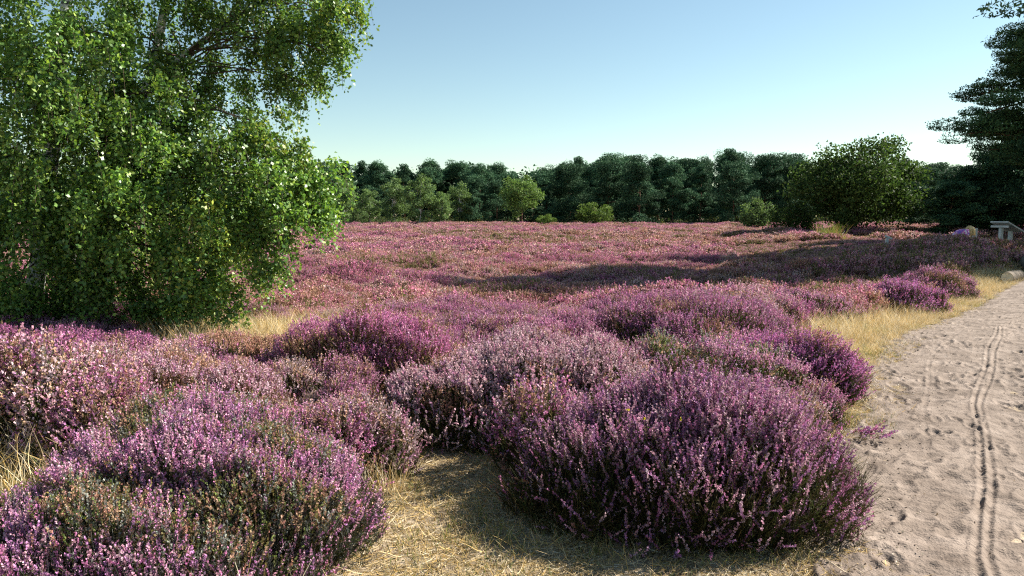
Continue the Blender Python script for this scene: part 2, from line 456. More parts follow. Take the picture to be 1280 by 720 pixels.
bush(8, -4.9, 7.9, [(0, 0, 0, .7, .6, .36), (.7, -.1, 0, .6, .5, .33), (-.7, .1, 0, .6, .5, .35)],
     5000, "magenta heather bush below the birch trunks",
     wts=(8, 2, 4, .5), kf=14, fsize=.0055, Lr=(.12, .2))
bush(9, -2.9, 5.85, [(0, 0, 0, .75, .5, .48), (-.55, .2, 0, .5, .45, .42), (.7, .0, 0, .45, .45, .40)],
     5000, "faded tan and pale heather bush behind the thinly flowering mound",
     wts=(1, 2, 1, 4), dull=(-.1, [C_TAN, C_BROWN, C_TAN * 1.2]), stemc=[C_STEM * 1.4, C_BROWN * .7], kf=14, fsize=.0048)
bush(10, -3.2, 7.9, [(0, 0, 0, .7, .55, .34), (.6, .1, 0, .5, .5, .30)],
     3800, "rusty brown heather bush with pink tips, left of the magenta topped one",
     wts=(3, 4, 1, 2), dull=(0, [C_BROWN, C_TAN]), kf=14, fsize=.005)
bush(11, 7.0, 13.6, [(0, 0, 0, .7, .6, .62), (.7, .5, 0, .6, .6, .55), (-.5, .2, 0, .6, .5, .5)],
     4200, "purple heather bush in dry grass by the bend of the sandy track",
     wts=(6, 1, 6, .5), kf=10, fsize=.0075, Lr=(.14, .24), sw=.002)
bush(12, 9.1, 16.2, [(0, 0, 0, .8, .6, .66), (.8, .6, 0, .6, .6, .55)],
     3600, "pinkish purple heather bush with a spiky top nearest the logs",
     wts=(5, 3, 4, 1), kf=10, fsize=.008, Lr=(.16, .3), sw=.002)
bush(13, 4.4, 11.8, [(0, 0, 0, .9, .6, .56), (-.8, .3, 0, .7, .6, .52), (.8, .2, 0, .5, .5, .42)],
     5000, "mauve heather bush behind the patch of golden grass",
     wts=(4, 4, 3, 2), dull=(.6, [C_TAN, C_BROWN]), kf=10, fsize=.007, sw=.002)

BUSHES = [(-1.6, 3.7, 1.15, 1.1), (1.02, 4.2, 1.05, .9), (.1, 5.8, 1.2, 1.0), (-1.5, 7.35, 1.05, .8), (2.2, 8.8, 1.35, 1.2), (2.72, 6.75, .5, .5),
          (1.8, 6.4, .85, .75), (-4.9, 7.9, 1.3, .65), (-2.9, 5.85, 1.25, .6), (-3.0, 7.9, 1.0, .6), (7.1, 13.8, 1.1, .8), (9.4, 16.4, 1.2, .9), (4.3, 11.9, 1.4, .7)]

# ------------------------------------------------------------------ the heath between and beyond (uncountable)
def clump(seed, R, H, n, pal, wts, dull, stemc, kf, ks, fsize, Lr, sw, inner=False, rad=.006):
    rng = np.random.default_rng(seed)
    lumps = [(0, 0, 0, R, R * .9, H), (R * .5, R * .2, 0, R * .6, R * .6, H * .85), (-R * .4, R * .4, 0, R * .6, R * .55, H * .9)]
    QF, QS = heather_geom(lumps, n, rng, seed, pal, wts, dull, stemc, kf, ks, fsize, Lr, inner=inner, spread=.4, sw=sw, upw=.9, rad=rad)
    # woody stems reaching the ground
    m = n // 5; a = rng.uniform(0, 6.28, m); r = R * np.sqrt(rng.random(m))
    b = np.stack([r * np.cos(a) * .35, r * np.sin(a) * .35, np.zeros(m) - .03], 1)
    t = np.stack([r * np.cos(a) * .95, r * np.sin(a) * .95, H * np.sqrt(np.maximum(0.1, 1 - (r / R) ** 2)) * .8], 1)
    s = unit(np.cross(t - b, rng.normal(0, 1, (m, 3)))) * sw * 2.2
    QS.add4(np.stack([b - s, b + s, t + s * .6, t - s * .6], 1), np.tile(C_STEM * .7, (m, 1)))
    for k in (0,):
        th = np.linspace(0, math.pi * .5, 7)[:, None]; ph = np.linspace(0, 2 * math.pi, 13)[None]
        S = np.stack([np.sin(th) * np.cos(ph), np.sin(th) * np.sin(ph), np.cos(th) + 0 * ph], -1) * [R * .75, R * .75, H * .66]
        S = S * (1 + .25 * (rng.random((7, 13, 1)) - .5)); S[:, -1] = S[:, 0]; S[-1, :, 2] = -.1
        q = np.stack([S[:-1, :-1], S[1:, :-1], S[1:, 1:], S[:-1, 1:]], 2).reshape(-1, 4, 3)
        QS.add4(q, np.tile(C_STEM * .28, (len(q), 1)))  # inner dome coloured near-black as the shade between the stems
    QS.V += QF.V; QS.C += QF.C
    return QS

def blades(seed, n, R, H, W, cols, flat=0.0, droop=.5, nseg=3):
    rng = np.random.default_rng(seed); Q = Quads()
    a = rng.uniform(0, 6.28, n); r = R * np.sqrt(rng.random(n))
    b = np.stack([r * np.cos(a), r * np.sin(a), np.zeros(n) - .01], 1)
    d = rng.normal(0, .30, (n, 3)); d[:, 2] = 1
    if flat: d = rng.normal(0, 1, (n, 3)); d[:, 2] = np.abs(rng.normal(0, .22, n)) + .05
    d = unit(d); L = H * rng.uniform(.45, 1.15, n); g = unit(rng.normal(0, 1, (n, 3)) * [1, 1, 0]) * droop
    side = unit(np.cross(d, rng.normal(0, 1, (n, 3))))
    c = pick(cols, [1] * len(cols), n, rng) * rng.uniform(.7, 1.3, (n, 1))
    pr = b
    for s in range(nseg):
        t0, t1 = s / nseg, (s + 1) / nseg
        def pp(t):
            p = b + d * (L * t)[:, None] + g * (L * t * t * .6)[:, None]
            p[:, 2] -= L * t * t * .25 * droop * (0 if flat else 1)
            p[:, 2] = np.maximum(p[:, 2], .004)
            return p
        w0, w1 = W * (1 - t0 * .8), W * (1 - t1 * .85)
        p0, p1 = pp(t0), pp(t1)
        Q.add4(np.stack([p0 - side * w0, p0 + side * w0, p1 + side * w1, p1 - side * w1], 1), c)
    return Q

C_STRAW = np.array([0.68, 0.52, 0.28]); C_GOLD = np.array([0.56, 0.38, 0.13]); C_WHITE = np.array([0.76, 0.66, 0.46]); C_GREEN = np.array([0.17, 0.21, 0.05])

protos = {}
def proto(coln, q, mat):
    c = bpy.data.collections.get(coln) or bpy.data.collections.new(coln)
    k = len(c.objects)
    o = bpy.data.objects.new("%s_%02d" % (coln, k), q.mesh(coln, mat)); c.objects.link(o)
    return c

D_B = [C_BROWN, C_TAN]
def build_heath_set(coln, R, H, n, kf, ks, fs, Lr, sw, rad):
    # 0-3 purple, 4-5 pale, 6-7 brown, 8 olive
    specs = [((8, 2, 3, .5), (1.0, D_B)), ((5, 4, 2, 1), (1.0, D_B)), ((4, 3, 5, 1), (.9, D_B)), ((6, 4, 3, 2), (.7, D_B)),
             ((2, 4, 1, 5), (.5, [C_TAN, C_PALE * .8])), ((2, 5, 1, 3), (.1, [C_TAN, C_BROWN])),
             ((1, 2, 0.3, 1.5), (-.7, [C_BROWN, C_TAN, C_BROWN * 1.2])), ((2, 2, 0.5, 1), (-.3, [C_BROWN, C_TAN * .8])),
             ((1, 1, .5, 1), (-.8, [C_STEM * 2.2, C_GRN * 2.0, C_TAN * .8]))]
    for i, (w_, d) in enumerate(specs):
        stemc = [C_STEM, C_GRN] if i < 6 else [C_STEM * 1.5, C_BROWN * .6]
        pal_ = PURPLE if coln == 'heath_near' else [c_ * np.array([1.06, 1.02, .86]) for c_ in PURPLE]
        proto(coln, clump(100 + i, R, H, n, pal_, w_, d, stemc, kf, ks, fs, Lr, sw, rad=rad), M_heath)
    return bpy.data.collections[coln]
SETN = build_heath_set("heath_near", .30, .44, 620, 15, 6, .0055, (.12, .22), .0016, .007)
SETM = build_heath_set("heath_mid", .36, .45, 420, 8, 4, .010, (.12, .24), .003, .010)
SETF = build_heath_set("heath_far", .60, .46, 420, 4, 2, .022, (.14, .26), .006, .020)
for i in range(3): proto("grass_tall", blades(200 + i, 110, .22, .44, .0030, [C_STRAW, C_WHITE, C_GOLD], droop=.5), M_straw)
proto("grass_tall", blades(204, 130, .22, .30, .0028, [C_GOLD, C_GREEN * 1.6, C_STRAW], droop=.7), M_straw)
for i in range(3): proto("grass_flat", blades(210 + i, 60, .20, .13, .0024, [C_STRAW, C_WHITE, C_GOLD, C_STRAW * .6], flat=1, droop=.4), M_straw)
proto("grass_flat", blades(214, 120, .2, .10, .0022, [C_GREEN, C_GOLD, C_STRAW], droop=.5), M_straw)

def scatter(name, pts, rot, scl, idx, coll, label, kind="stuff"):
    me = bpy.data.meshes.new(name); me.vertices.add(len(pts)); me.vertices.foreach_set("co", np.asarray(pts, np.float32).ravel())
    for nm, ty, arr in (("rot", 'FLOAT', rot), ("scl", 'FLOAT', scl), ("idx", 'INT', idx)):
        a = me.attributes.new(nm, ty, 'POINT'); a.data.foreach_set("value", np.asarray(arr, np.float32 if ty == 'FLOAT' else np.int32))
    o = link(name, me); tag(o, label, kind=kind)
    ng = bpy.data.node_groups.new(name, 'GeometryNodeTree')
    ng.interface.new_socket("Geometry", in_out='INPUT', socket_type='NodeSocketGeometry')
    ng.interface.new_socket("Geometry", in_out='OUTPUT', socket_type='NodeSocketGeometry')
    N = ng.nodes; gi = N.new("NodeGroupInput"); go = N.new("NodeGroupOutput")
    ip = N.new("GeometryNodeInstanceOnPoints"); ci = N.new("GeometryNodeCollectionInfo")
    ci.inputs[0].default_value = coll; ci.inputs[1].default_value = True; ci.inputs[2].default_value = True
    ip.inputs["Pick Instance"].default_value = True
    def attr(nm, ty):
        a = N.new("GeometryNodeInputNamedAttribute"); a.data_type = ty; a.inputs[0].default_value = nm; return a.outputs[0]
    cx = N.new("ShaderNodeCombineXYZ"); ng.links.new(attr("rot", 'FLOAT'), cx.inputs[2])
    e2r = N.new("FunctionNodeEulerToRotation"); ng.links.new(cx.outputs[0], e2r.inputs[0])
    ng.links.new(gi.outputs[0], ip.inputs["Points"]); ng.links.new(ci.outputs[0], ip.inputs["Instance"])
    ng.links.new(attr("idx", 'INT'), ip.inputs["Instance Index"])
    ng.links.new(e2r.outputs[0], ip.inputs["Rotation"]); ng.links.new(attr("scl", 'FLOAT'), ip.inputs["Scale"])
    ng.links.new(ip.outputs[0], go.inputs[0])
    md = o.modifiers.new("scatter", 'NODES'); md.node_group = ng
    return o

def jgrid(x0, x1, y0, y1, s, rng):
    X, Y = np.meshgrid(np.arange(x0, x1, s), np.arange(y0, y1, s))
    X = X.ravel() + rng.uniform(-.45, .45, X.size) * s; Y = Y.ravel() + rng.uniform(-.45, .45, Y.size) * s
    return X, Y

TRY = np.array([1.5, 2.5, 3.5, 4.8, 5.6, 6.4, 7.2]); TRX = np.array([.05, 0, -.12, -.42, -.78, -1.0, -1.1])
def trail(x, y): return np.where((y > 1) & (y < 6.6), np.abs(x - np.interp(y, TRY, TRX)) / np.interp(y, [2, 3.5, 5, 6.4], [.75, .48, .36, .30]), 9)
def dpath(x, y):     # metres outside the track, negative on it
    l = np.interp(y, EY, EX); r_ = edge_r(y)
    sl = np.interp(y, [0, 8, 14, 20, 30], [.85, .8, .68, .55, .3])
    return np.maximum(l - x, x - r_) * sl
def grass_zone(x, y):
    g = np.zeros_like(x)
    g = np.maximum(g, 1.5 - ell(x, y, -3.1, 9.9, 2.1, 1.25))
    g = np.maximum(g, 1.3 - ell(x, y, 4.6, 9.9, 1.1, 1.9, -.4))
    g = np.maximum(g, 1.5 - ell(x, y, -3.5, 4.55, .9, .5))
    g = np.maximum(g, 1.1 - ell(x, y, -4.6, 6.3, 1.0, .5))
    g = np.maximum(g, np.where((y > 7.5) & (y < 24), 1.5 - np.abs(dpath(x, y) - .2) / .85, 0))
    g = np.maximum(g, 1.0 - ell(x, y, 6.6, 15.6, 3.2, 1.2, .5))
    g = np.maximum(g, .8 - ell(x, y, 22.5, 48, 4, 2.5))
    return g

def scatter_heath():
    rng = np.random.default_rng(77)
    for name, coll, y0, y1, s, lab in (("heather_carpet", SETN, 3.6, 12.5, .27, "heather filling the gaps between the bushes in front"),
                                       ("heather_carpet", SETM, 12.5, 34, .34, "flowering heather carpet in the middle distance"),
                                       ("heather_carpet", SETF, 34, 122, .62, "far heather carpet reaching to the trees")):
        X, Y = jgrid(-y1 * .85 - 4, y1 * .85 + 6, y0, y1, s, rng)
        k = (np.abs(X) < Y * .80 + 3.5)
        k &= dpath(X, Y) > np.where(Y < 8, .12, .35)
        tr_ = trail(X, Y); k &= ~((tr_ < .8) | ((tr_ < 1.25) & ((rng.random(len(X)) < .45) | (Y < 4.7))))
        for bx, by, rx, ry in BUSHES: k &= ell(X, Y, bx, by, rx * .93, ry * .93) > 1
        k &= ell(X, Y, -6.3, 10.5, .7, .5) > 1
        k &= ~((X < -2.75) & (X > -4.3) & (Y < 4.95))
        k &= (grass_zone(X, Y) + .35 * (fbm(X * 1.3, Y * 1.3, 41) - .5)) < .35 + rng.random(len(X)) * .4
        k &= ell(X, Y, 33, 52, 12, 5) > 1
        # thin, patchy gaps
        k &= (fbm(X * .8, Y * .8, 55) + rng.random(len(X)) * .25) > .22
        X, Y = X[k], Y[k]
        sc1 = .15 + 1.45 * fbm(X * .6, Y * .45, 66, 2) + rng.uniform(-.12, .16, len(X))
        # lower heather in the bay behind the bushes, lower by the track
        sc1 *= np.clip(.55 + dpath(X, Y) * .5, .5, 1)
        pf = fbm(X * .22, Y * .16, 88, 3) + .22 * (noise2(X * .9, Y * .7, 90) - .5) + rng.normal(0, .03, len(X))
        lo = -.06 * np.exp(-ell(X, Y, -2, 15, 9, 7)) + .05 * np.clip((Y - 30) / 40, 0, 1)
        pf = pf + lo - .17 * np.exp(-ell(X, Y, -4.2, 6.0, 2.3, 1.3))
        u = rng.random(len(X))
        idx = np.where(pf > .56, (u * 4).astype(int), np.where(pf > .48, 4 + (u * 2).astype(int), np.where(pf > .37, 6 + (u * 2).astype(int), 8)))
        idx = np.where(rng.random(len(X)) < np.where(Y < 9, .0, .08), rng.integers(0, 9, len(X)), idx)
        sc1 = sc1 * (1 - .42 * np.exp(-ell(X, Y, -4.6, 8.6, 3.4, 2.4) ** 2))
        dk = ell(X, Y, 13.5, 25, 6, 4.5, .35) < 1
        idx = np.where(dk & (rng.random(len(X)) < .75), 8, idx)  # dull olive clumps favoured here, deepening the tree shade by colour
        sc1 = np.where(trail(X, Y) < 1.25, sc1 * .38, sc1)
        idx = np.where((Y < 7) & (idx < 3), 3 + (u * 3).astype(int), idx)
        sc1 = sc1 * (1 - .5 * np.exp(-ell(X, Y, -3.1, 8.9, 1.6, 1.2) ** 2))
        bank = ell(X, Y, 14.6, 25.6, 3.6, 1.3, .35) < 1
        sc1 = np.where(bank, np.clip(sc1, .8, 1.25), np.where((X > 11) & (X < 40) & (Y > 26.6) & (Y < 45), np.minimum(sc1, .55), sc1))
        k = ~((np.abs(X - 17.5) < 1.3) & (np.abs(Y - 28.4) < .9)); X, Y, sc1, idx = X[k], Y[k], sc1[k], idx[k]
        scatter(name, np.stack([X, Y, gh(X, Y)], 1), rng.uniform(0, 6.28, len(X)), sc1, idx, coll, lab)
        print("heath", len(X))
scatter_heath()

def scatter_grass():
    rng = np.random.default_rng(78)
    X, Y = jgrid(-30, 34, 2.6, 58, .17, rng)
    k = np.abs(X) < Y * .8 + 3
    X, Y = X[k], Y[k]
    g = grass_zone(X, Y) + .5 * (fbm(X * 1.2, Y * 1.2, 42) - .5)
    k = (g > .35) & (dpath(X, Y) > -.10) & (rng.random(len(X)) < .8)
    stray = (rng.random(len(X)) < .10) & (dpath(X, Y) > .2) & (trail(X, Y) > 1) & (Y < 34)
    for bx, by, rx, ry in BUSHES:
        k &= ell(X, Y, bx, by, rx * .85, ry * .85) > 1
        stray &= ell(X, Y, bx, by, rx * .9, ry * .9) > 1
    k |= stray
    x, y = X[k], Y[k]
    scatter("dry_grass", np.stack([x, y, gh(x, y)], 1), rng.uniform(0, 6.28, len(x)), rng.uniform(.5, 1.1, len(x)) * np.clip(.5 + .6 * dpath(x, y), .4, 1),
            rng.choice(4, len(x), p=[.27, .25, .20, .28]), bpy.data.collections["grass_tall"], "tall dry straw coloured grass")
    X, Y = jgrid(-6, 9, 1.8, 16, .085, rng)
    tr = trail(X, Y); dp = dpath(X, Y)
    n_ = fbm(X * 2.2, Y * 2.2, 43)
    k = ((tr < 1.5) & (n_ > .56 - .3 * (tr > .6))) | ((dp > -.28) & (dp < .55) & (n_ > .47 - .35 * (dp > .02)))
    k |= (ell(X, Y, -3.4, 4.7, .9, .6) < 1) | ((Y < 3.9) & (X > -.7) & (X < 1.25) & (dp > 0) & (n_ > .42))
    k &= rng.random(len(X)) < .65
    x, y = X[k], Y[k]
    scatter("trampled_grass", np.stack([x, y, gh(x, y) + np.where(dpath(x, y) < 0, .012, 0)], 1), rng.uniform(0, 6.28, len(x)), rng.uniform(.5, 1.0, len(x)),
            rng.choice(4, len(x), p=[.31, .31, .28, .10]), bpy.data.collections["grass_flat"], "flattened dry grass and straw on the trail and the verge")
    print("grass", len(x))
scatter_grass()

# ------------------------------------------------------------------ trees
def leafq(Q, c, size, cols, rng, flat=.0, asp=.75, fold=True, droop=0):
    n = len(c)
    u = rng.normal(0, 1, (n, 3)); u[:, 2] = u[:, 2] * (1 - flat) - droop; u = unit(u)
    nn = rng.normal(0, 1, (n, 3)); nn[:, 2] += flat * 2
    v = unit(np.cross(nn, u))
    s = (size * rng.uniform(.65, 1.25, n))[:, None]
    k = cols[rng.integers(0, len(cols), n)] * rng.uniform(.7, 1.3, (n, 1))
    # pointed leaf: rhombus
    w_ = np.cross(u, v) * s * .18
    Q.add4(np.stack([c - u * s, c + v * s * asp + w_, c + u * s, c - v * s * asp + w_], 1), k)

def birch():
    rng = np.random.default_rng(9)
    root = thing("birch_tree", "big weeping birch with two white trunks and bright green hanging leaves, at the left", "birch", (-6.3, 10.6, 0))
    o0 = np.array([-6.3, 10.6, 0.0])
    def W(px, py, d):
        dy = math.cos(PITCH) - (360 - py) / F * -math.sin(PITCH) * 1.0
        fy = math.cos(PITCH) + (360 - py) / F * math.sin(PITCH); fz = -math.sin(PITCH) + (360 - py) / F * math.cos(PITCH); fx = (px - 640) / F
        return np.array([fx / fy * d, d, CAMZ + fz / fy * d])
    lob = [(60, 60, 110, 10, 1), (60, 190, 120, 9.6, 1), (45, 320, 105, 9.6, 1), (165, 140, 85, 10, 1), (170, 250, 105, 9.7, 1), (140, 345, 80, 9.8, 1),
           (262, 205, 88, 9.9, 1), (265, 300, 75, 9.6, 1), (335, 185, 52, 10, .9), (345, 248, 68, 9.7, 1), (388, 225, 40, 9.8, .8), (398, 262, 34, 9.6, .9),
           (335, 318, 36, 9.6, .8), (240, 365, 52, 9.6, 1), (95, 380, 50, 9.8, .45), (195, 385, 34, 9.6, .8), (20, 385, 36, 9.4, .5), (290, 395, 22, 9.5, .25),
           (215, 40, 95, 11.5, .55), (310, 25, 80, 11.3, .6), (395, 40, 52, 11, .85), (345, 95, 45, 11.2, .5), (425, 15, 32, 11, .8), (370, 60, 50, 11.4, .6), (418, 70, 26, 11, .6), (270, 110, 50, 11.4, .6), (385,110,22,11,.5),
           (90, -120, 190, 10.6, .35), (270, -120, 150, 11.2, .35), (390, -70, 80, 11, .45), (160, -320, 170, 11, .3), (-120, 60, 140, 10.3, .5), (-110, 230, 130, 10.2, .5), (-100, 370, 90, 10, .5),
           (100, 120, 150, 12.4, .4), (220, 270, 120, 12.2, .5), (60, 300, 130, 12.4, .4)]
    QL = Quads(); TW = Tubes()
    cols = np.array([[.16, .30, .07], [.22, .38, .08], [.11, .23, .065], [.31, .44, .08], [.44, .50, .09]])
    cents = []
    tot = 0
    for (px, py, r, d, dens) in lob:
        c = W(px, py, d); R = r / F * d
        cents.append((c, R))
        n = int(145 * dens * R * R * 2.6) + 8
        dd = unit(rng.normal(0, 1, (n, 3))); rad = R * (rng.random(n) ** .45) * (1 + .30 * (noise3(dd * 4 + d, 3) - .5))
        st = c + dd * rad[:, None] * [1, 1, .95]
        ncl = max(3, n // 16); cc_ = st[rng.integers(0, n, ncl)]; near_ = np.argmin(((st[:, None] - cc_[None]) ** 2).sum(2), 1)
        st = st + (cc_[near_] - st) * rng.uniform(.35, .8, (n, 1))
        L = rng.uniform(.25, .75, n) * min(1, .45 + R * .6)
        outd = unit(dd * [1, 1, .3] + rng.normal(0, .3, (n, 3)))
        k = 30
        t = np.tile(np.linspace(.0, 1, k), n); i = np.repeat(np.arange(n), k)
        p = st[i] + outd[i] * (L[i] * .45 * np.sqrt(t))[:, None]
        p[:, 2] += L[i] * (.25 * t - 1.05 * t * t)
        pl = p + rng.normal(0, .035, p.shape)
        kp = (pl[:, 2] > .12 + 1.0 * np.clip(fbm(pl[:, 0] * 1.3, pl[:, 1] * 1.3, 21) - .42, 0, 1) * np.clip((pl[:, 0] + 7) / 3, 0, 1.5)) & (rng.random(len(pl)) < .93)
        leafq(QL, pl[kp] - o0, .0275, (cols[:4] if rng.random() < .7 else cols) * rng.uniform(.6, 1.12), rng, asp=.72, droop=.3)
        tot += kp.sum()
        pm = p.reshape(n, k, 3)[:, ::7]
        for q in range(0, n, 3):
            if pm[q, -1, 2] > .1: TW.add(pm[q] - o0, np.linspace(.004, .0016, pm.shape[1]), 3)
    print("birch leaves", tot)
    T = Tubes()
    s1 = np.array([[-6.72, 10.15, -.1], [-6.62, 10.2, .5], [-6.45, 10.3, 1.4], [-6.35, 10.5, 3], [-6.2, 10.8, 5], [-6.0, 11, 7.5], [-5.9, 11, 9.3]])
    s2 = np.array([[-6.38, 10.4, -.1], [-6.28, 10.5, .6], [-6.2, 10.6, 1.3], [-5.9, 10.9, 2.4], [-5.35, 11.3, 3.7], [-5.15, 11.5, 5], [-4.9, 11.6, 7]])
    s3 = np.array([[-5.35, 11.3, 3.6], [-4.9, 11.3, 4.0], [-4.2, 11.3, 4.5], [-3.7, 11.2, 5.2], [-3.4, 11.1, 6.2]])
    T.add(s1 - o0, [.15, .12, .105, .09, .07, .04, .015], 12); T.add(s2 - o0, [.14, .115, .10, .085, .075, .055, .02], 12)
    T.add(s3 - o0, [.045, .04, .033, .025, .01], 8)
    B = Tubes()
    allp = np.concatenate([s1[2:], s2[2:], s3])
    for c, R in cents:
        for q in range(3):
            e = c + unit(rng.normal(0, 1, 3)) * R * rng.uniform(.1, .8)
            cand = allp[allp[:, 2] < max(e[2] + .3, 1.6)]
            j = np.argmin(((cand - e) ** 2).sum(1) + rng.random(len(cand)) * 6); a = cand[j]
            P_ = curve_pts(a, e, .25 * np.linalg.norm(e - a) * rng.uniform(.3, 1), 8, rng, .04)
            B.add(P_ - o0, np.linspace(.018, .004, 8), 5)
    link("leaves", QL.mesh("leaves", M_birchleaf), root)
    link("trunk", T.mesh("trunk", M_birchbark), root)
    link("branches", B.mesh("branches", M_twig), root)
    link("twigs", TW.mesh("twigs", M_twig), root)
birch()

def pine_mesh(seed, H, R, z0, nl, tuft, per, size, cols, trunkr=None, plates=5, cs=(.15, .27), shape=.45):
    """Scots pine: bent trunk, limbs carrying separate cushions of needles"""
    rng = np.random.default_rng(seed); Q = Quads(); T = Tubes()
    n = 10; tz = np.linspace(0, H * .96, n)
    tp = np.stack([np.cumsum(rng.normal(0, .018 * H / 3, n)), np.cumsum(rng.normal(0, .018 * H / 3, n)), tz], 1); tp -= tp[0] * [1, 1, 0]
    tp[0, 2] = -.15
    tr = trunkr or H * .016
    T.add(tp, tr * (1 - .85 * np.linspace(0, 1, n)), 8)
    Cc = []
    for l in range(nl):
        f = (l + rng.random()) / nl; z = z0 + (H - z0) * f ** .9
        prof = (1 - f) ** shape * (.6 + .4 * min(1, f / .25))
        a = l * 2.4 + rng.normal(0, .5); Ln = R * prof * rng.uniform(.5, 1.15) + .15
        b = np.array([np.interp(z, tz, tp[:, 0]), np.interp(z, tz, tp[:, 1]), z])
        e = b + np.array([math.cos(a) * Ln, math.sin(a) * Ln, rng.uniform(-.1, .35) * Ln])
        cv = curve_pts(b, e, .10 * Ln, 5, rng, .02 * Ln)
        T.add(cv, np.linspace(tr * .33, tr * .08, 5), 4)
        for q in range(plates):
            t = 1 - .8 * (q / plates) ** 1.2
            s = R * rng.uniform(*cs)
            c = b + (e - b) * t + rng.normal(0, s * .6, 3) * [1, 1, .5]; c[2] = min(c[2] + .12 * Ln * t, H + s * .5)
            Cc.append((c, s))
    for c, s in Cc:
        m = int(per * rng.uniform(.7, 1.3)); d = unit(rng.normal(0, 1, (m, 3)))
        d[:, 2] = np.where(d[:, 2] < 0, d[:, 2] * (.3 if tuft < .7 else .7), d[:, 2])
        lump = 1 + .5 * (noise3(d * 2.5 + c, 4) - .5) * 2
        p = c + d * (s * lump * rng.random(m) ** .22)[:, None] * [1.15, 1.15, tuft]
        leafq(Q, p, size, cols * rng.uniform(.6, 1.45), rng, flat=.1, asp=.36)
    return Q.mesh("crown", M_needle), T.mesh("trunk", M_bark)

def decid_mesh(seed, H, R, lobes, per, size, cols, z0=.1, trunkr=.12, bark=None, asp=.75, narrow=1.0, mat=None):
    rng = np.random.default_rng(seed); Q = Quads(); T = Tubes()
    top = np.array([rng.normal(0, .05) * H, rng.normal(0, .05) * H, H * .8])
    tk = curve_pts([0, 0, -.15], top, 0, 7, rng, .012 * H); T.add(tk, trunkr * (1 - .8 * np.linspace(0, 1, 7)), 8)
    for l in range(lobes):
        d = unit(rng.normal(0, 1, 3)); f = rng.random() ** .38
        zc = H * (z0 + (1 - z0) * .52)
        c = np.array([d[0] * R * .82 * f, d[1] * R * .82 * f, zc + d[2] * H * (1 - z0) * .43 * f])
        s = R * rng.uniform(.17, .33) * narrow
        if rng.random() < .6:
            b = tk[rng.integers(2, 6)]; T.add(curve_pts(b, c, .06 * H, 5, rng, .03 * R), np.linspace(trunkr * .3, trunkr * .05, 5), 4)
        m = int(per * rng.uniform(.7, 1.3)); dd = unit(rng.normal(0, 1, (m, 3)))
        p = c + dd * (s * rng.random(m) ** .42)[:, None] * [1, 1, .8]
        p = p + rng.normal(0, s * .08, p.shape)
        p = p[p[:, 2] > .05]
        cc = cols * rng.uniform(.85, 1.15)
        leafq(Q, p, size, cc, rng, asp=asp)
    return Q.mesh("crown", mat or M_leaf), T.mesh("trunk", bark or M_bark)

PINEC = np.array([[.055, .12, .065], [.075, .155, .08], [.04, .095, .055], [.095, .175, .08]])
BIRC = np.array([[.20, .30, .12], [.24, .34, .13], [.16, .26, .11]])
OAKC = np.array([[.048, .085, .028], [.065, .11, .032], [.036, .068, .022], [.095, .14, .042]])
LIMEC = np.array([[.13, .20, .05], [.16, .24, .06], [.10, .15, .04]])

def place(meshes, name, label, cat, x, y, rz, s=1, sz=None, group=None):
    r = thing(name, label, cat, (x, y, float(gh(x, y)) - .05), rz, group)
    r.scale = (s, s, sz or s)
    link("crown", meshes[0], r); link("trunk", meshes[1], r)
    return r

FP = [pine_mesh(300 + i, 10.5, (4.4, 3.4, 5.0, 4.0, 4.6, 3.8, 4.8)[i], (.4, 1.0, 0.3, 1.4, .6, .3, 1.2)[i], (22, 17, 26, 19, 22, 24, 18)[i], .85, 300, .15, PINEC * .92, plates=4, cs=(.13, .25), shape=(.6, .9, .5, .8, .45, .7, .6)[i]) for i in range(7)]
FB = [decid_mesh(320 + i, 8.0, 2.7, 60, 130, .11, BIRC * .82, z0=.02, trunkr=.09, bark=M_birchbark) for i in range(3)]
rngT = np.random.default_rng(31)
def X(px, d): return (px - 640) / F * d
G1 = 'dark pines in the tree line behind the heath'
ORD = "first second third fourth fifth sixth seventh eighth ninth tenth eleventh twelfth thirteenth fourteenth fifteenth sixteenth seventeenth eighteenth nineteenth twentieth".split()
lab_mid = "dark pine, %s in the front tree line counted from the olive tree"
lab_back = "dark green pine closing the tree line from the row behind"
lab_lb = "tall dark pine rising behind the pale birches"
lab_r = "dark pine behind the info table, %s of its row from the oak"
def row(px0, px1, step, d, topf, label, group, jd=4, kinds=(0, 1, 2, 3, 4, 5, 6)):
    px = px0; cnt = -1
    while px < px1:
        dd = d + rngT.uniform(-jd, jd); k = kinds[rngT.integers(0, len(kinds))]
        Ht = CAMZ + (270 - topf(px) + rngT.uniform(-13, 5)) / F * dd
        xx = X(px, dd); zb = float(gh(xx, dd))
        cnt += 1; lb = label % ORD[min(cnt, 19)] if '%s' in label else label
        place(FP[k], "pine_tree", lb, "pine", xx, dd, rngT.uniform(0, 6.28), max(.72, (Ht - zb) / 10.5) * rngT.uniform(.95, 1.05), (Ht - zb) / 10.5, group)
        px += step * rngT.uniform(.75, 1.25)
tf = lambda p: float(np.interp(p, [430, 540, 610, 660, 700, 760, 840, 900, 1000, 1100, 1170], [212, 207, 214, 213, 203, 201, 197, 197, 198, 206, 208]))
row(590, 1010, 40, 116, lambda p: tf(p) + 6 + 16 * (rngT.random() < .3), lab_mid, G1)
row(600, 1180, 40, 128, lambda p: tf(p), lab_back, 'second row of pines behind the heath')
row(-120, 600, 38, 140, lambda p: tf(p), lab_lb, 'pines behind the pale birches')
row(420, 1240, 30, 150, lambda p: tf(p) + 1, "farthest dark pine, only its top showing over the tree line", 'farthest pines')
row(1150, 1420, 42, 82, lambda p: 212 + (p < 1190) * 14 - (p > 1230) * 20, lab_r, 'shaded pines beyond the info table', 5)
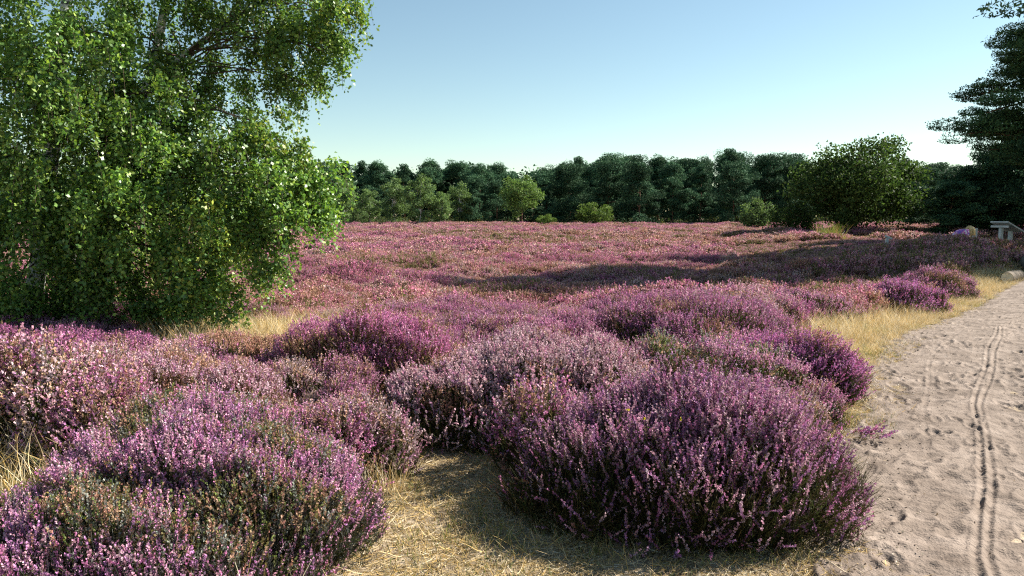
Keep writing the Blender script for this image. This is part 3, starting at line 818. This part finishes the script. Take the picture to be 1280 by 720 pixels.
row(1185, 1345, 30, 58, lambda p: float(np.interp(p, [1185, 1215, 1250, 1300], [228, 200, 172, 150])), "dark pine close behind the person, %s counted from the oak", 'pines close behind the info table', 3, (0, 2))
for i, px in enumerate((352, 392, 432, 462, 494, 526, 552, 574)):
    dd = 112 + rngT.uniform(-4, 5); H = (7.2, 6.6, 7.6, 6.3, 7.4, 7.7, 5.6, 6.8)[i]
    place(FB[i % 3], "birch_tree", "pale green birch at the far heath edge, %s from the left" % ORD[i], "birch", X(px, dd), dd, rngT.uniform(0, 6.28), H / 8 * rngT.uniform(.9, 1.1), H / 8, 'pale birches at the far edge of the heath')
mB = decid_mesh(330, 7.6, 3.6, 60, 120, .12, BIRC * [.62, .65, .5], z0=.12, trunkr=.14)
place(mB, "broadleaf_tree", "light olive tree with bare crooked limbs in front of the pines", "tree", X(652, 106), 106, 1.1)
mL = decid_mesh(331, 3.7, 2.7, 34, 150, .10, LIMEC, z0=.0, trunkr=.08)
place(mL, "broadleaf_shrub", "bright yellow-green round shrub at the foot of the pines", "shrub", X(742, 100), 100, .4)
place(mL, "broadleaf_shrub", "low yellow-green shrub beside the olive tree", "shrub", X(684, 103), 103, 2.4, .55)
mG = decid_mesh(333, 4.2, 2.7, 34, 130, .11, BIRC * .55, z0=.05, trunkr=.08)
place(mG, "broadleaf_shrub", "mid green shrub with yellowish top left of the oak", "shrub", X(945, 84), 84, 1.9, .9)
place(mG, "broadleaf_shrub", "grey green shrub below the pines at the left end of the tree line", "shrub", X(450, 104), 104, .9, .6)
mO = decid_mesh(340, 8.1, 6.1, 150, 190, .115, OAKC, z0=.0, trunkr=.28, narrow=.8)
place(mO, "oak_tree", "broad dark oak with foliage down to the ground, right of the tree line", "oak", X(1068, 60), 60, .8)
mS = decid_mesh(341, 3.2, 3.0, 40, 110, .09, OAKC, z0=.0, trunkr=.1)
place(mS, "oak_shrub", "low dark oak shrub joined to the left foot of the oak", "shrub", X(985, 62), 62, 2.0, .85)

# big pine at the right edge and the ones outside the frame that throw the long shadow
mP = pine_mesh(350, 10.2, 4.3, 3.3, 44, .62, 560, .07, PINEC * [1.0, .95, .8], plates=6, trunkr=.22, cs=(.13, .22), shape=.42)
place(mP, "pine_tree", "near pine whose layered dark boughs reach in from the right edge", "pine", 27.0, 38.0, 1.0, 1.06)
mQ = pine_mesh(351, 20.5, 4.8, 10.3, 34, .5, 380, .12, PINEC * .8, plates=5, trunkr=.24, cs=(.2, .3))
place(mQ, "pine_tree", "tall bare stemmed pine just outside the right edge", "pine", 26.6, 32.5, 1.0)
place(mQ, "pine_tree", "pine outside the right edge throwing its shadow over the heath", "pine", 30.2, 30.6, 3.0, .8, 1.08, 'pines throwing the long shadow')
mR = pine_mesh(352, 14, 4.2, 1.0, 34, .6, 260, .13, PINEC * .8, plates=5, trunkr=.24, cs=(.2, .3))
for x_, y_, s_ in ((29.9, 37.9, 1.1), (34.5, 40, 1.2), (36, 46, 1.1), (28.8, 28.6, 1.05)):
    place(mR, "pine_tree", "pine outside the right edge throwing its shadow over the heath", "pine", x_, y_, x_, s_, s_, 'pines throwing the long shadow')

mT = decid_mesh(353, 18.0, 3.4, 60, 150, .09, OAKC, z0=.66, trunkr=.2)
place(mT, "broadleaf_tree", "tall broadleaf tree whose hanging twigs show in the top right corner", "tree", 31.0, 41.5, .3)

def far_wood():
    rng = np.random.default_rng(12); Q = Quads()
    NW = 5200; xs = rng.uniform(-230, 260, NW); ys = rng.uniform(154, 185, NW)
    zt = 12.3 * rng.random(NW) ** .8 * (.8 + .25 * fbm(xs * .08, ys * .08, 5)); k = np.repeat(np.arange(NW), 30)
    c = np.stack([xs, ys, zt], 1)[k] + unit(rng.normal(0, 1, (len(k), 3))) * (rng.random((len(k), 1)) ** .4) * [2.4, 2.4, 1.5]
    leafq(Q, c, .42, PINEC, rng, asp=.6)
    tag(link("far_wood", Q.mesh("far_wood", M_needle)), "dark mass of pine wood closing the view behind the tree line", kind="stuff")
far_wood()
def undergrowth():
    rng = np.random.default_rng(13); Q = Quads(); NW = 5200
    ys = rng.uniform(112, 152, NW); xs = rng.uniform(-.95, 1.05, NW) * ys
    k = np.repeat(np.arange(NW), 22)
    c = np.stack([xs, ys, gh(xs, ys) + .2 + .9 * rng.random(NW) ** 2], 1)[k] + unit(rng.normal(0, 1, (len(k), 3))) * (rng.random((len(k), 1)) ** .4) * [.9, .9, .6]
    leafq(Q, c, .17, np.array([[.05, .08, .03], [.04, .06, .03], [.09, .09, .04]]), rng, asp=.6)
    tag(link("undergrowth", Q.mesh("undergrowth", M_leaf)), "dark undergrowth between the trunks of the tree line", kind="stuff")
undergrowth()

# ------------------------------------------------------------------ bright grass tuft, weeds
def tuft(label, name, x, y, n, R, H, W, cols, seed, droop=.5, cat='grass tuft'):
    me = blades(seed, n, R, H, W, cols, droop=droop, nseg=4).mesh("blades", M_straw)
    o = link(name, me); o.location = (x, y, float(gh(x, y))); tag(o, label, cat); return o
tuft("bright yellow-green tussock of tall grass at the foot of the oak", "grass_tussock", X(1035, 46), 46, 420, .75, 1.35, .012, [np.array([.22, .32, .05]), np.array([.30, .36, .06]), C_GOLD], 61, .4)
tuft("low golden tussock touching the bright yellow-green one", "grass_tussock", X(1052, 45), 45, 260, .5, .6, .012, [C_GOLD, np.array([.34, .34, .06])], 62, .5)
tuft("straw pale tussock on the sandy clearing left of the oak", "grass_tussock", X(985, 47), 47, 300, .6, .85, .012, [C_STRAW, C_GOLD], 63, .5)
tuft("green spiky grass tuft at the verge beside the vivid purple bush", "grass_tussock", 2.55, 5.75, 160, .16, .16, .002, [C_GREEN, C_GREEN * .7, C_GOLD], 64, .6)
tuft("wispy seed stalks standing in the bush shadow on the trail", "grass_tussock", .12, 3.95, 34, .16, .34, .0013, [C_STRAW * .8, C_GOLD * .7], 65, .5)

def weed():
    rng = np.random.default_rng(4)
    root = thing("yellow_weed", "small green weed with yellow flower heads growing out of the dark fronted bush", "weed", (.66, 3.80, .0))
    S = Tubes(); Q = Quads(); Fl = Quads()
    for k in range(7):
        e = np.array([rng.normal(0, .09), rng.normal(0, .05), .60 + rng.uniform(-.09, .05)])
        pts = curve_pts([0, 0, .05], e, 0, 6, rng, .008); S.add(pts, np.linspace(.0025, .0012, 6), 4)
        i = rng.random(16); c = pts[0] + (e - pts[0]) * (.45 + .5 * i[:, None]) + rng.normal(0, .014, (16, 3))
        leafq(Q, c, .010, np.array([[.10, .17, .04], [.13, .20, .05]]), rng, asp=.3)
        if k < 3:
            leafq(Fl, e + rng.normal(0, .004, (9, 3)), .005, np.array([[.75, .62, .05]]), rng)
    link("stems", S.mesh("stems", M_twig), root); link("leaves", Q.mesh("leaves", M_leaf), root); link("flowers", Fl.mesh("flowers", M_leaf), root)
weed()

def fallen(x, y, rz, label, seed, R=.12):
    rng = np.random.default_rng(seed); QF, QS = Quads(), Quads(); n = 34
    P = np.stack([rng.uniform(-R, R, n), rng.uniform(-R * .5, R * .5, n), rng.uniform(.01, .05, n)], 1)
    D = unit(np.stack([np.full(n, 1.0), rng.normal(0, .5, n), rng.uniform(.05, .5, n)], 1))
    sprigs(QF, QS, P, D, rng.uniform(.08, .15, n), pick(PURPLE, (4, 3, 4, 1), n, rng), np.tile(C_STEM, (n, 1)), rng, 16, 6, .0045)
    QS.V += QF.V; QS.C += QF.C
    o = link("heather_sprig", QS.mesh("heather_sprig", M_heath)); o.location = (x, y, .03); o.rotation_euler = (0, 0, rz)
    tag(o, label, "heather sprig")
fallen(2.58, 5.3, .3, "loose heather sprig lying on the edge of the sand", 71)
fallen(1.75, 4.05, -.8, "heather runner creeping onto the sand at the foot of the dark fronted bush", 72, .16)

# pebbles and litter on the sand edge
def litter():
    rng = np.random.default_rng(8); Q = Quads(); n = 5200
    y = rng.uniform(2.8, 15, n); x = edge_l(y) + rng.normal(.10, .34, n) + (rng.random(n) < .2) * rng.uniform(0, 2.2, n)
    c = np.stack([x, y, gh(x, y) + .022 + rng.uniform(0, .008, n)], 1)
    leafq(Q, c, .009, np.array([[.10, .07, .05], [.22, .16, .10], [.40, .34, .26], [.06, .045, .035]]), rng, flat=.8, asp=.5)
    m = 3200; y = rng.uniform(2.6, 6.6, m); x = np.interp(y, TRY, TRX) + rng.normal(0, .34, m)
    c = np.stack([x, y, gh(x, y) + .006 + rng.uniform(0, .006, m)], 1)
    leafq(Q, c, .008, np.array([[.10, .07, .05], [.22, .16, .10], [.42, .34, .24], [.06, .045, .035], [.10, .12, .04]]), rng, flat=.8, asp=.4)
    tag(link("plant_litter", Q.mesh("plant_litter", M_straw)), "dry twigs and litter along the edge of the sand and on the trail", kind="stuff")
litter()

# ------------------------------------------------------------------ built things
import bmesh
def bm_box(bm, sx, sy, sz, loc=(0, 0, 0), rot=(0, 0, 0), bev=.01):
    from mathutils import Euler, Matrix
    r = bmesh.ops.create_cube(bm, size=1); vs = r['verts']
    bmesh.ops.scale(bm, vec=(sx, sy, sz), verts=vs)
    if bev: 
        ed = list({e for v in vs for e in v.link_edges})
        rb = bmesh.ops.bevel(bm, geom=ed, offset=bev, segments=2, affect='EDGES'); vs = list({v for f in rb['faces'] for v in f.verts} | {v for v in vs if v.is_valid})
    M = Matrix.Translation(loc) @ Euler(rot).to_matrix().to_4x4()
    bmesh.ops.transform(bm, matrix=M, verts=vs)
def bm_obj(name, bm, mat, parent=None, smooth=False):
    me = bpy.data.meshes.new(name); bm.to_mesh(me); bm.free(); me.materials.append(mat)
    if smooth:
        for p in me.polygons: p.use_smooth = True
    return link(name, me, parent)

tx_, ty_ = X(1256, 36), 36
tz_ = float(gh(tx_, ty_))
tb = thing("info_table", "grey wooden info table with two posts and a sloping top, at the right edge", "info table", (tx_, ty_, tz_), math.radians(17))
bm = bmesh.new(); bm_box(bm, 1.15, .95, .07, (.05, 0, 1.12), (0, math.radians(24), 0)); bm_obj("sloping_top", bm, M_grey, tb)
bm = bmesh.new(); bm_box(bm, .10, .90, .10, (-.42, 0, 1.13), (0, 0, 0)); bm_obj("top_beam", bm, M_grey, tb)
for xx, hh in ((-.32, 1.14), (.28, .92)):
    bm = bmesh.new(); bm_box(bm, .15, .15, hh + .1, (xx, .0, hh / 2 - .06)); bm_obj("post", bm, M_grey, tb)

def log(label, x, y, z, L, r, rz, pitch=0, name="log"):
    rng = np.random.default_rng(int(x * 10)); root = thing(name, label, "log", (x, y, z + r), rz, 'logs beside the track')
    T = Tubes(); n = 9; t = np.linspace(-L / 2, L / 2, n)
    P = np.stack([t, rng.normal(0, .012, n), rng.normal(0, .012, n) + t * math.tan(pitch)], 1)
    T.add(P, r * (1 + rng.normal(0, .03, n)), 20); link("bark", T.mesh("bark", M_log), root)
    for e in (0, -1):
        bm = bmesh.new(); bmesh.ops.create_circle(bm, cap_ends=True, segments=20, radius=r * .97)
        bmesh.ops.rotate(bm, cent=(0, 0, 0), matrix=__import__('mathutils').Matrix.Rotation(math.pi / 2, 3, 'Y'), verts=bm.verts)
        o = bm_obj("cut_end", bm, M_cut, root); o.location = P[e] + np.array([.004 if e else -.004, 0, 0])
log("short log with a pale cut end lying lowest at the corner of the track", 12.75, 18.9, float(gh(12.75, 18.9)), .9, .14, math.radians(40))
log("thick dark log lying crosswise behind the lowest one", 15.9, 23.2, float(gh(15.9, 23.2)), 1.3, .26, math.radians(12))
log("dark log seen nearly end on at the very right edge", 14.75, 21.1, float(gh(14.75, 21.1)), 1.6, .27, math.radians(62))

rl = thing("wooden_barrier", "low wooden rail on short posts behind the heather bank", "barrier", (X(1230, 38), 38, float(gh(X(1230, 38), 38))), .05)
bm = bmesh.new(); bm_box(bm, 1.5, .12, .14, (0, 0, .42), (0, .03, 0)); bm_obj("rail", bm, M_grey, rl)
for xx in (-.5, .5):
    bm = bmesh.new(); bm_box(bm, .12, .12, .5, (xx, .02, .15)); bm_obj("post", bm, M_grey, rl)
ps = thing("wooden_post", "single grey post standing beside the seated person", "post", (X(1217, 31), 31, float(gh(X(1217, 31), 31))), .3)
bm = bmesh.new(); bm_box(bm, .13, .13, 1.2, (0, 0, .55), (0, .04, 0)); bm_obj("shaft", bm, M_grey, ps)
st = thing("broken_post", "short pale broken post sticking out of the dark heather bank", "post", (X(1107, 27.2), 27.2, float(gh(X(1107, 27.2), 27.2))), 0)
bm = bmesh.new(); bm_box(bm, .09, .09, .95, (0, 0, .45), (0, .08, 0)); bm_obj("shaft", bm, M_grey, st)
bm = bmesh.new(); bm_box(bm, .26, .10, .07, (.08, 0, .94), (0, .45, 0)); bm_obj("splintered_top", bm, M_grey, st)

# ------------------------------------------------------------------ seated person bending forward
def skin(name, verts, edges, radii, mat, parent, sub=2, rootv=0):
    me = bpy.data.meshes.new(name); me.from_pydata(verts, edges, []); o = link(name, me, parent)
    me.materials.append(mat)
    m = o.modifiers.new("skin", 'SKIN'); m.use_smooth_shade = True
    for i, r in enumerate(radii):
        d = me.skin_vertices[0].data[i]; d.radius = (r if isinstance(r, tuple) else (r, r)); d.use_root = (i == rootv)
    s = o.modifiers.new("sub", 'SUBSURF'); s.levels = sub; s.render_levels = sub
    return o
M_skin = noise_mat("skin", [(.3, (.55, .33, .25)), (.7, (.62, .39, .30))], 6, bump=0, rough=.6)
M_hair = noise_mat("blond_hair", [(.3, (.50, .34, .14)), (.7, (.74, .56, .30))], 30, bump=.6, bscale=60, rough=.5, stretch=(1, 1, .2))
M_shirt = noise_mat("patterned_shirt", [(.40, (.20, .12, .45)), (.5, (.55, .12, .40)), (.6, (.7, .66, .78))], 11, bump=0, rough=.9, detail=2)
M_jeans = noise_mat("dark_trousers", [(.3, (.03, .035, .05)), (.7, (.05, .06, .08))], 20, bump=.1)
def person():
    px, py = X(1203, 28.6), 28.6
    g = float(gh(px, py))
    r = thing("person", "person with long blond hair in a purple patterned top, bending forward behind the heather bank", "person", (px, py, g), 0)
    # local: facing +X, hips at x=-.35, seat height .5
    V = [(-.42, 0, .60), (-.36, 0, .78), (-.20, 0, .98), (-.02, 0, 1.10), (.08, 0, 1.12), (.16, 0, 1.12),
         (-.02, .17, 1.07), (.06, .24, .84), (.24, .18, .70), (.32, .15, .66), (-.02, -.17, 1.07), (.06, -.24, .84), (.24, -.18, .70), (.32, -.15, .66),
         (-.38, .10, .56), (.02, .12, .56), (.02, .12, .12), (.14, .13, .05), (-.38, -.10, .56), (.02, -.12, .56), (.02, -.12, .12), (.14, -.13, .05)]
    E = [(0, 1), (1, 2), (2, 3), (3, 4), (4, 5), (3, 6), (6, 7), (7, 8), (8, 9), (3, 10), (10, 11), (11, 12), (12, 13), (0, 14), (14, 15), (15, 16), (16, 17), (0, 18), (18, 19), (19, 20), (20, 21)]
    Rr = [.14, .13, .14, .13, .055, .055, .06, .045, .035, .03, .06, .045, .035, .03, .09, .07, .045, .04, .09, .07, .045, .04]
    skin("body", V, E, Rr, M_skin, r)
    skin("patterned_top", [(-.42, 0, .66), (-.36, 0, .80), (-.20, 0, 1.0), (-.04, 0, 1.11), (-.02, .17, 1.08), (.05, .235, .88), (-.02, -.17, 1.08), (.05, -.235, .88)],
         [(0, 1), (1, 2), (2, 3), (3, 4), (4, 5), (3, 6), (6, 7)], [.15, .145, .155, .145, .08, .06, .08, .06], M_shirt, r)
    skin("trousers", [(-.42, 0, .60), (-.38, .10, .56), (.02, .12, .57), (.02, .12, .14), (-.38, -.10, .56), (.02, -.12, .57), (.02, -.12, .14)],
         [(0, 1), (1, 2), (2, 3), (0, 4), (4, 5), (5, 6)], [.15, .11, .085, .06, .11, .085, .06], M_jeans, r)
    # head
    bm = bmesh.new(); bmesh.ops.create_uvsphere(bm, u_segments=24, v_segments=16, radius=.105)
    for v in bm.verts:
        v.co.z *= 1.18
        if v.co.x > .06 and abs(v.co.y) < .03 and abs(v.co.z) < .03: v.co.x += .025
        if v.co.z < -.04: v.co.x *= 1.05; v.co.y *= .85
    o = bm_obj("head", bm, M_skin, r, True); o.location = (.24, 0, 1.13); o.rotation_euler = (0, .75, 0)
    # hair: cap and long locks hanging down round the face
    T = Tubes(); rng = np.random.default_rng(3)
    for k in range(170):
        a = rng.uniform(0, 6.28); e = rng.uniform(.0, 1.3)
        d = np.array([math.sin(e) * math.cos(a), math.sin(e) * math.sin(a), math.cos(e)])
        p0 = np.array([.23, 0, 1.15]) + d * [.115, .11, .125]
        p1 = p0 + np.array([d[0] * .06 + .02, d[1] * .045, -.08]); p2 = p1 + np.array([.01 + d[0] * .015, 0, -.14]); p3 = p2 + np.array([.01, 0, -.13 * rng.uniform(.5, 1.2)])
        T.add([p0, (p0 + p1) / 2 + d * .015, p1, p2, p3], [.012, .017, .017, .013, .004], 5)
    link("hair", T.mesh("hair", M_hair), r)
    b = thing("bench", "low plank bench under the bending person, hidden in the shade of the bank", "bench", (px - .4, py, g))
    bm = bmesh.new(); bm_box(bm, .42, 1.5, .06, (0, 0, .44)); bm_obj("seat", bm, M_grey, b)
    for yy in (-.6, .6):
        bm = bmesh.new(); bm_box(bm, .34, .12, .42, (0, yy, .2)); bm_obj("leg", bm, M_grey, b)
person()
